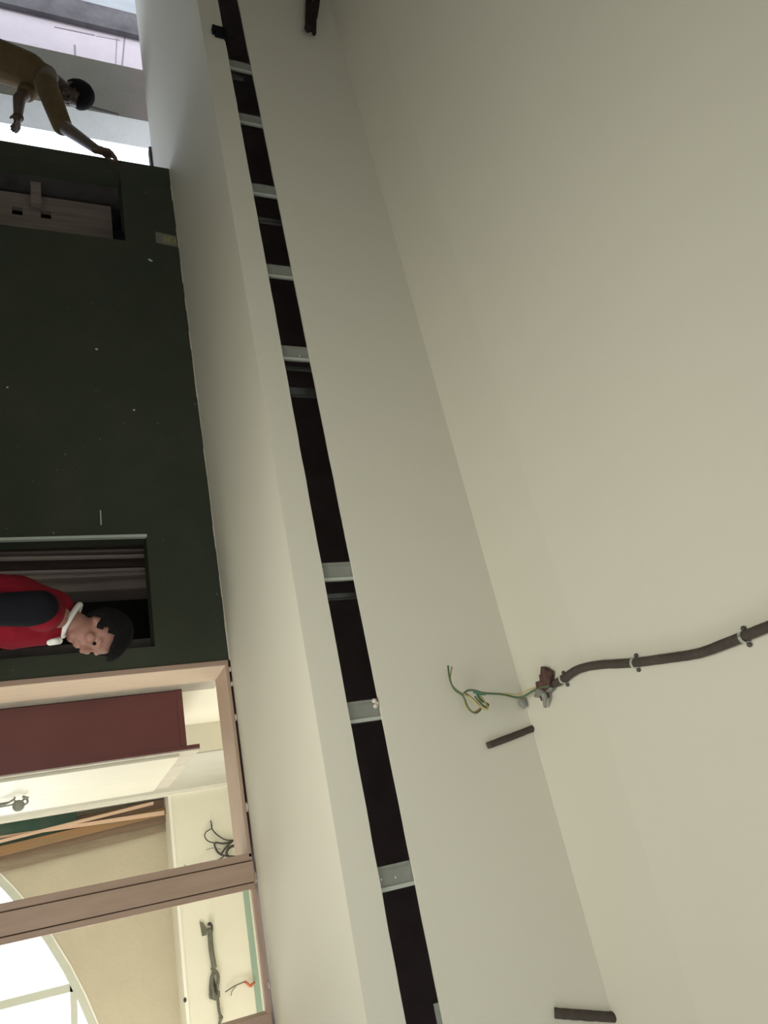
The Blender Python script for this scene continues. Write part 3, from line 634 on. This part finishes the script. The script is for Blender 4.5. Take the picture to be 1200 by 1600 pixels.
def head(bm, c, fwd, up, s=1.0):
    """skull, jaw, nose, lips, ears and eye ridges around centre c"""
    fwd = fwd.normalized(); up = (up-fwd*up.dot(fwd)).normalized(); rt = fwd.cross(up)
    R_ = Matrix((rt, fwd, up)).transposed()
    ball(bm, c+up*0.022*s-fwd*0.012*s, 0.1*s, 0.76, 0.98, 0.93, R_, 24, 16)
    ball(bm, c-up*0.030*s+fwd*0.018*s, 0.08*s, 0.76, 0.92, 1.05, R_, 20, 14)
    ball(bm, c-up*0.088*s+fwd*0.055*s, 0.03*s, 1.05, 0.85, 0.8, R_)                   # chin
    capsule(bm, c+up*0.018*s+fwd*0.088*s, 0.009*s, c-up*0.022*s+fwd*0.108*s, 0.014*s) # nose
    for g in (-1, 1):
        ball(bm, c-up*0.026*s+fwd*0.094*s+rt*g*0.012*s, 0.009*s)
        ball(bm, c-up*0.008*s-fwd*0.006*s+rt*g*0.078*s, 0.03*s, 0.28, 0.6, 1.05, R_)  # ear
        capsule(bm, c+up*0.03*s+fwd*0.082*s+rt*g*0.014*s, 0.009*s, c+up*0.030*s+fwd*0.066*s+rt*g*0.05*s, 0.009*s)
        ball(bm, c-up*0.012*s+fwd*0.062*s+rt*g*0.042*s, 0.024*s)
    capsule(bm, c-up*0.052*s+fwd*0.088*s-rt*0.018*s, 0.0075*s, c-up*0.052*s+fwd*0.088*s+rt*0.018*s, 0.0075*s)
    capsule(bm, c-up*0.064*s+fwd*0.084*s-rt*0.014*s, 0.008*s, c-up*0.064*s+fwd*0.084*s+rt*0.014*s, 0.008*s)
    return rt
def eyes(c, fwd, up, par, s=1.0):
    fwd = fwd.normalized(); up = (up-fwd*up.dot(fwd)).normalized(); rt = fwd.cross(up)
    for g in (-1, 1):
        bm = B(); ball(bm, c+up*0.012*s+fwd*0.0785*s+rt*g*0.032*s, 0.008*s); obj('eye', bm, M['blackcloth'], par, sm=True)
def hairmesh(c, fwd, up, s=1.0, length=0.0, quiff=0.0):
    fwd = fwd.normalized(); up = (up-fwd*up.dot(fwd)).normalized(); rt = fwd.cross(up); R_ = Matrix((rt, fwd, up)).transposed()
    bm = B(); ball(bm, c+up*0.03*s-fwd*0.018*s, 0.108*s, 0.80, 0.98, 0.96, R_, 40, 28)
    kill = []
    for v in bm.verts:
        q = v.co-c; f_, u_, r_ = q.dot(fwd), q.dot(up), q.dot(rt)
        line = 0.065 if f_ > 0.03*s else (-0.01 if f_ > -0.03*s else -0.065-length)
        if u_ < line*s: kill.append(v)
        v.co += noise.noise_vector(v.co*60)*0.004
        if quiff and f_ > 0.02 and u_ > 0.04: v.co += (fwd*0.8+up*0.2)*quiff*min(1, (f_-0.02)/0.05)
    bmesh.ops.delete(bm, geom=kill, context='VERTS')
    return bm
def solid(o, t): m_ = o.modifiers.new('solid', 'SOLIDIFY'); m_.thickness = t; m_.offset = 0
UP = Vector((0, 0, 1))

# person reaching for the end of the green wall
Yp = 4.52; hc = onY(114, 146, Yp); base_z = 0.17
pelv = Vector((onY(0, 92, Yp).x-0.03, Yp+0.02, base_z+0.97)); chest = onY(45, 112, Yp); neckb = onY(82, 125, Yp)
pr = thing('person', (pelv.x, pelv.y, base_z), 'person in mustard brown shirt bending and reaching for the end of the green wall', 'person')
fw = (ray(110, 185)*4.6/ray(110, 185).y-ray(118, 150)*4.6/ray(118, 150).y); fw = (Vector((0.80, 0.10, -0.55)))
upv = (hc-neckb).normalized(); upv = Vector((0.45, 0.0, 0.9))
bm = B()
head(bm, hc, fw, upv, 1.12)
capsule(bm, neckb-Vector((0.02, 0, 0.02)), 0.066, hc-upv.normalized()*0.05, 0.056)
capsule(bm, chest, 0.115, neckb-Vector((0.02, 0, 0.03)), 0.08); capsule(bm, pelv, 0.135, chest, 0.125)
shN = onY(72, 132, Yp-0.2); shF = onY(72, 118, Yp+0.18)
capsule(bm, neckb, 0.06, shN, 0.062); capsule(bm, neckb, 0.06, shF, 0.062)
elN = onY(97, 196, Yp-0.24); wrN = onY(150, 233, 4.12); hdN = onY(172, 239, 4.10)
capsule(bm, shN, 0.066, elN, 0.052); capsule(bm, elN, 0.054, wrN, 0.034)
hand(bm, wrN, (hdN-wrN), Vector((0.5, 0.5, -0.7)), 1, 0.85, 1.22)
elF = onY(30, 155, Yp+0.0); wrF = onY(28, 184, Yp-0.1); hdF = onY(25, 215, Yp-0.12)
shF2 = onY(62, 128, Yp+0.02)
capsule(bm, shF, 0.062, elF, 0.048); capsule(bm, elF, 0.048, wrF, 0.032)
hand(bm, wrF, hdF-wrF, Vector((0.0, 0.5, -1)), -1, 0.45)
ft = base_z
for g, dx in ((-1, 0.10), (1, -0.12)):
    hip = pelv+Vector((0, g*0.10, -0.03)); kn = Vector((hip.x+0.06+dx*0.5, hip.y+g*0.02, base_z+0.50)); an = Vector((hip.x+dx, hip.y+g*0.03, base_z+0.09))
    capsule(bm, hip, 0.09, kn, 0.056); capsule(bm, kn, 0.056, an, 0.036); capsule(bm, an-Vector((0.02, 0, 0.05)), 0.038, an+Vector((0.16, 0, -0.06)), 0.03)
o = obj('body', bm, M['skin1'], pr, sm=True); remesh(o, 0.0065)
eyes(hc, fw, upv, pr, 1.12)
o = obj('hair', hairmesh(hc, fw, upv, 1.17), M['hair'], pr, sm=True); solid(o, 0.014)
bm = B()
capsule(bm, pelv+Vector((0, 0, -0.02)), 0.165, chest, 0.150); capsule(bm, chest, 0.150, neckb-Vector((0.03, 0, 0.05)), 0.095)
capsule(bm, neckb-Vector((0.03, 0, 0.04)), 0.085, shN, 0.078); capsule(bm, neckb-Vector((0.03, 0, 0.04)), 0.085, shF, 0.078)
capsule(bm, shN, 0.088, elN, 0.074); capsule(bm, shF, 0.085, shF.lerp(elF, 0.75), 0.072)
o = obj('shirt', bm, M['tee'], pr, sm=True); remesh(o, 0.011, 4)
bm = B()
for g, dx in ((-1, 0.10), (1, -0.12)):
    hip = pelv+Vector((0, g*0.10, -0.03)); kn = Vector((hip.x+0.06+dx*0.5, hip.y+g*0.02, base_z+0.50)); an = Vector((hip.x+dx, hip.y+g*0.03, base_z+0.09))
    capsule(bm, hip, 0.108, kn, 0.075); capsule(bm, kn, 0.075, an+Vector((0, 0, 0.03)), 0.058)
o = obj('trousers', bm, M['jeans'], pr, sm=True); remesh(o, 0.012, 4)
bm = B(); c = wrF-(hdF-wrF)*0.02; dd = (hdF-wrF).normalized(); u1 = dd.orthogonal().normalized(); v1 = dd.cross(u1)
tube(bm, [c+(u1*math.cos(k*math.pi/8)+v1*math.sin(k*math.pi/8))*0.036 for k in range(17)], 0.005, 8, sm=2); obj('bracelet', bm, M['rust'], pr, sm=True)
bm = B(); box(bm, pelv.x-0.6, pelv.x+0.6, Yp-0.3, Yp+0.32, 0.0, base_z-0.012)
tag(obj('wooden_platform', bm, M['plankg'], bevel=0.01), 'low wooden platform under the person at the wall end', 'platform')

# person in red by the middle opening
Yq = 3.55; hc = onY(152, 990, Yq)
fw = Vector((0.86, -0.33, -0.42)); upv = Vector((0.42, -0.02, 0.92))
neckb = onY(98, 966, Yq); chest = onY(20, 952, Yq)
pelv = Vector((chest.x-0.10, Yq+0.02, 0.97))
pr = thing('person', (pelv.x, pelv.y, 0), 'person in red shirt with black sleeves and white collar before the middle opening', 'person')
bm = B(); head(bm, hc, fw, upv, 1.04)
capsule(bm, neckb-Vector((0.01, 0, 0.02)), 0.062, hc-upv.normalized()*0.05, 0.055)
capsule(bm, pelv, 0.125, chest, 0.115); capsule(bm, chest, 0.115, neckb-Vector((0.02, 0, 0.04)), 0.08)
shN = onY(66, 958, Yq-0.19); shF = onY(66, 956, Yq+0.18)
capsule(bm, neckb, 0.055, shN, 0.058); capsule(bm, neckb, 0.055, shF, 0.058)
for sh_, g in ((shN, -1), (shF, 1)):
    el = sh_+Vector((-0.02, g*0.03, -0.29)); wr_ = el+Vector((0.22, g*0.0, -0.10))
    capsule(bm, sh_, 0.054, el, 0.040); capsule(bm, el, 0.040, wr_, 0.026)
    hand(bm, wr_, Vector((0.9, 0, -0.35)), Vector((0, -g, -0.3)), g, 0.5)
    hip = pelv+Vector((0, g*0.10, -0.03)); kn = hip+Vector((0.05+0.05*g, g*0.01, -0.45)); an = Vector((hip.x+0.08*g, hip.y+g*0.02, 0.09))
    capsule(bm, hip, 0.088, kn, 0.055); capsule(bm, kn, 0.055, an, 0.036); capsule(bm, an-Vector((0.02, 0, 0.05)), 0.038, an+Vector((0.16, 0, -0.06)), 0.03)
o = obj('body', bm, M['skin2'], pr, sm=True); remesh(o, 0.006)
eyes(hc, fw, upv, pr, 1.04)
o = obj('hair', hairmesh(hc, fw, upv, 1.09, 0.0, 0.03), M['hair'], pr, sm=True); solid(o, 0.016)
bm = B(); capsule(bm, pelv+Vector((0, 0, -0.05)), 0.150, chest, 0.148); capsule(bm, chest, 0.155, neckb-Vector((0.03, 0, 0.055)), 0.110); capsule(bm, chest+Vector((0.04, 0, 0)), 0.14, chest+Vector((0.06, 0, 0.12)), 0.115)
capsule(bm, neckb-Vector((0.03, 0, 0.05)), 0.08, shN, 0.080); capsule(bm, neckb-Vector((0.03, 0, 0.05)), 0.08, shF, 0.080)
o = obj('shirt', bm, M['red'], pr, sm=True); remesh(o, 0.010, 4)
for sh_, g in ((shN, -1), (shF, 1)):
    el = sh_+Vector((-0.02, g*0.03, -0.29)); bm = B()
    capsule(bm, sh_+Vector((-0.01, g*0.03, -0.01)), 0.078, el+Vector((0, 0, 0.05)), 0.066); o = obj('sleeve', bm, M['blackcloth'], pr, sm=True, label='black sleeve'); remesh(o, 0.010, 3)
bm = B(); cc = neckb+Vector((0.012, 0, 0.035)); ax = (hc-neckb).normalized(); u1 = Vector((0, 1, 0)); v1 = ax.cross(u1).normalized()
tube(bm, [cc+(u1*math.cos(k*math.pi/8)*0.070+v1*math.sin(k*math.pi/8)*0.078) for k in range(17)], 0.013, 8, sm=2); obj('collar', bm, M['whitecloth'], pr, sm=True, label='white collar')
bm = B(); capsule(bm, onY(78, 1004, Yq-0.07), 0.013, onY(92, 1001, Yq-0.06), 0.016); obj('chest_trim', bm, M['whitecloth'], pr, sm=True, label='small white trim at the chest')
bm = B()
for g, dx in ((-1, 0.1), (1, -0.1)):
    hip = pelv+Vector((0, g*0.10, -0.03)); kn = hip+Vector((0.05+0.05*g, g*0.01, -0.45)); an = Vector((hip.x+0.08*g, hip.y+g*0.02, 0.09))
    capsule(bm, hip, 0.105, kn, 0.072); capsule(bm, kn, 0.072, an+Vector((0, 0, 0.03)), 0.055)
o = obj('trousers', bm, M['jeans'], pr, sm=True); remesh(o, 0.012, 4)
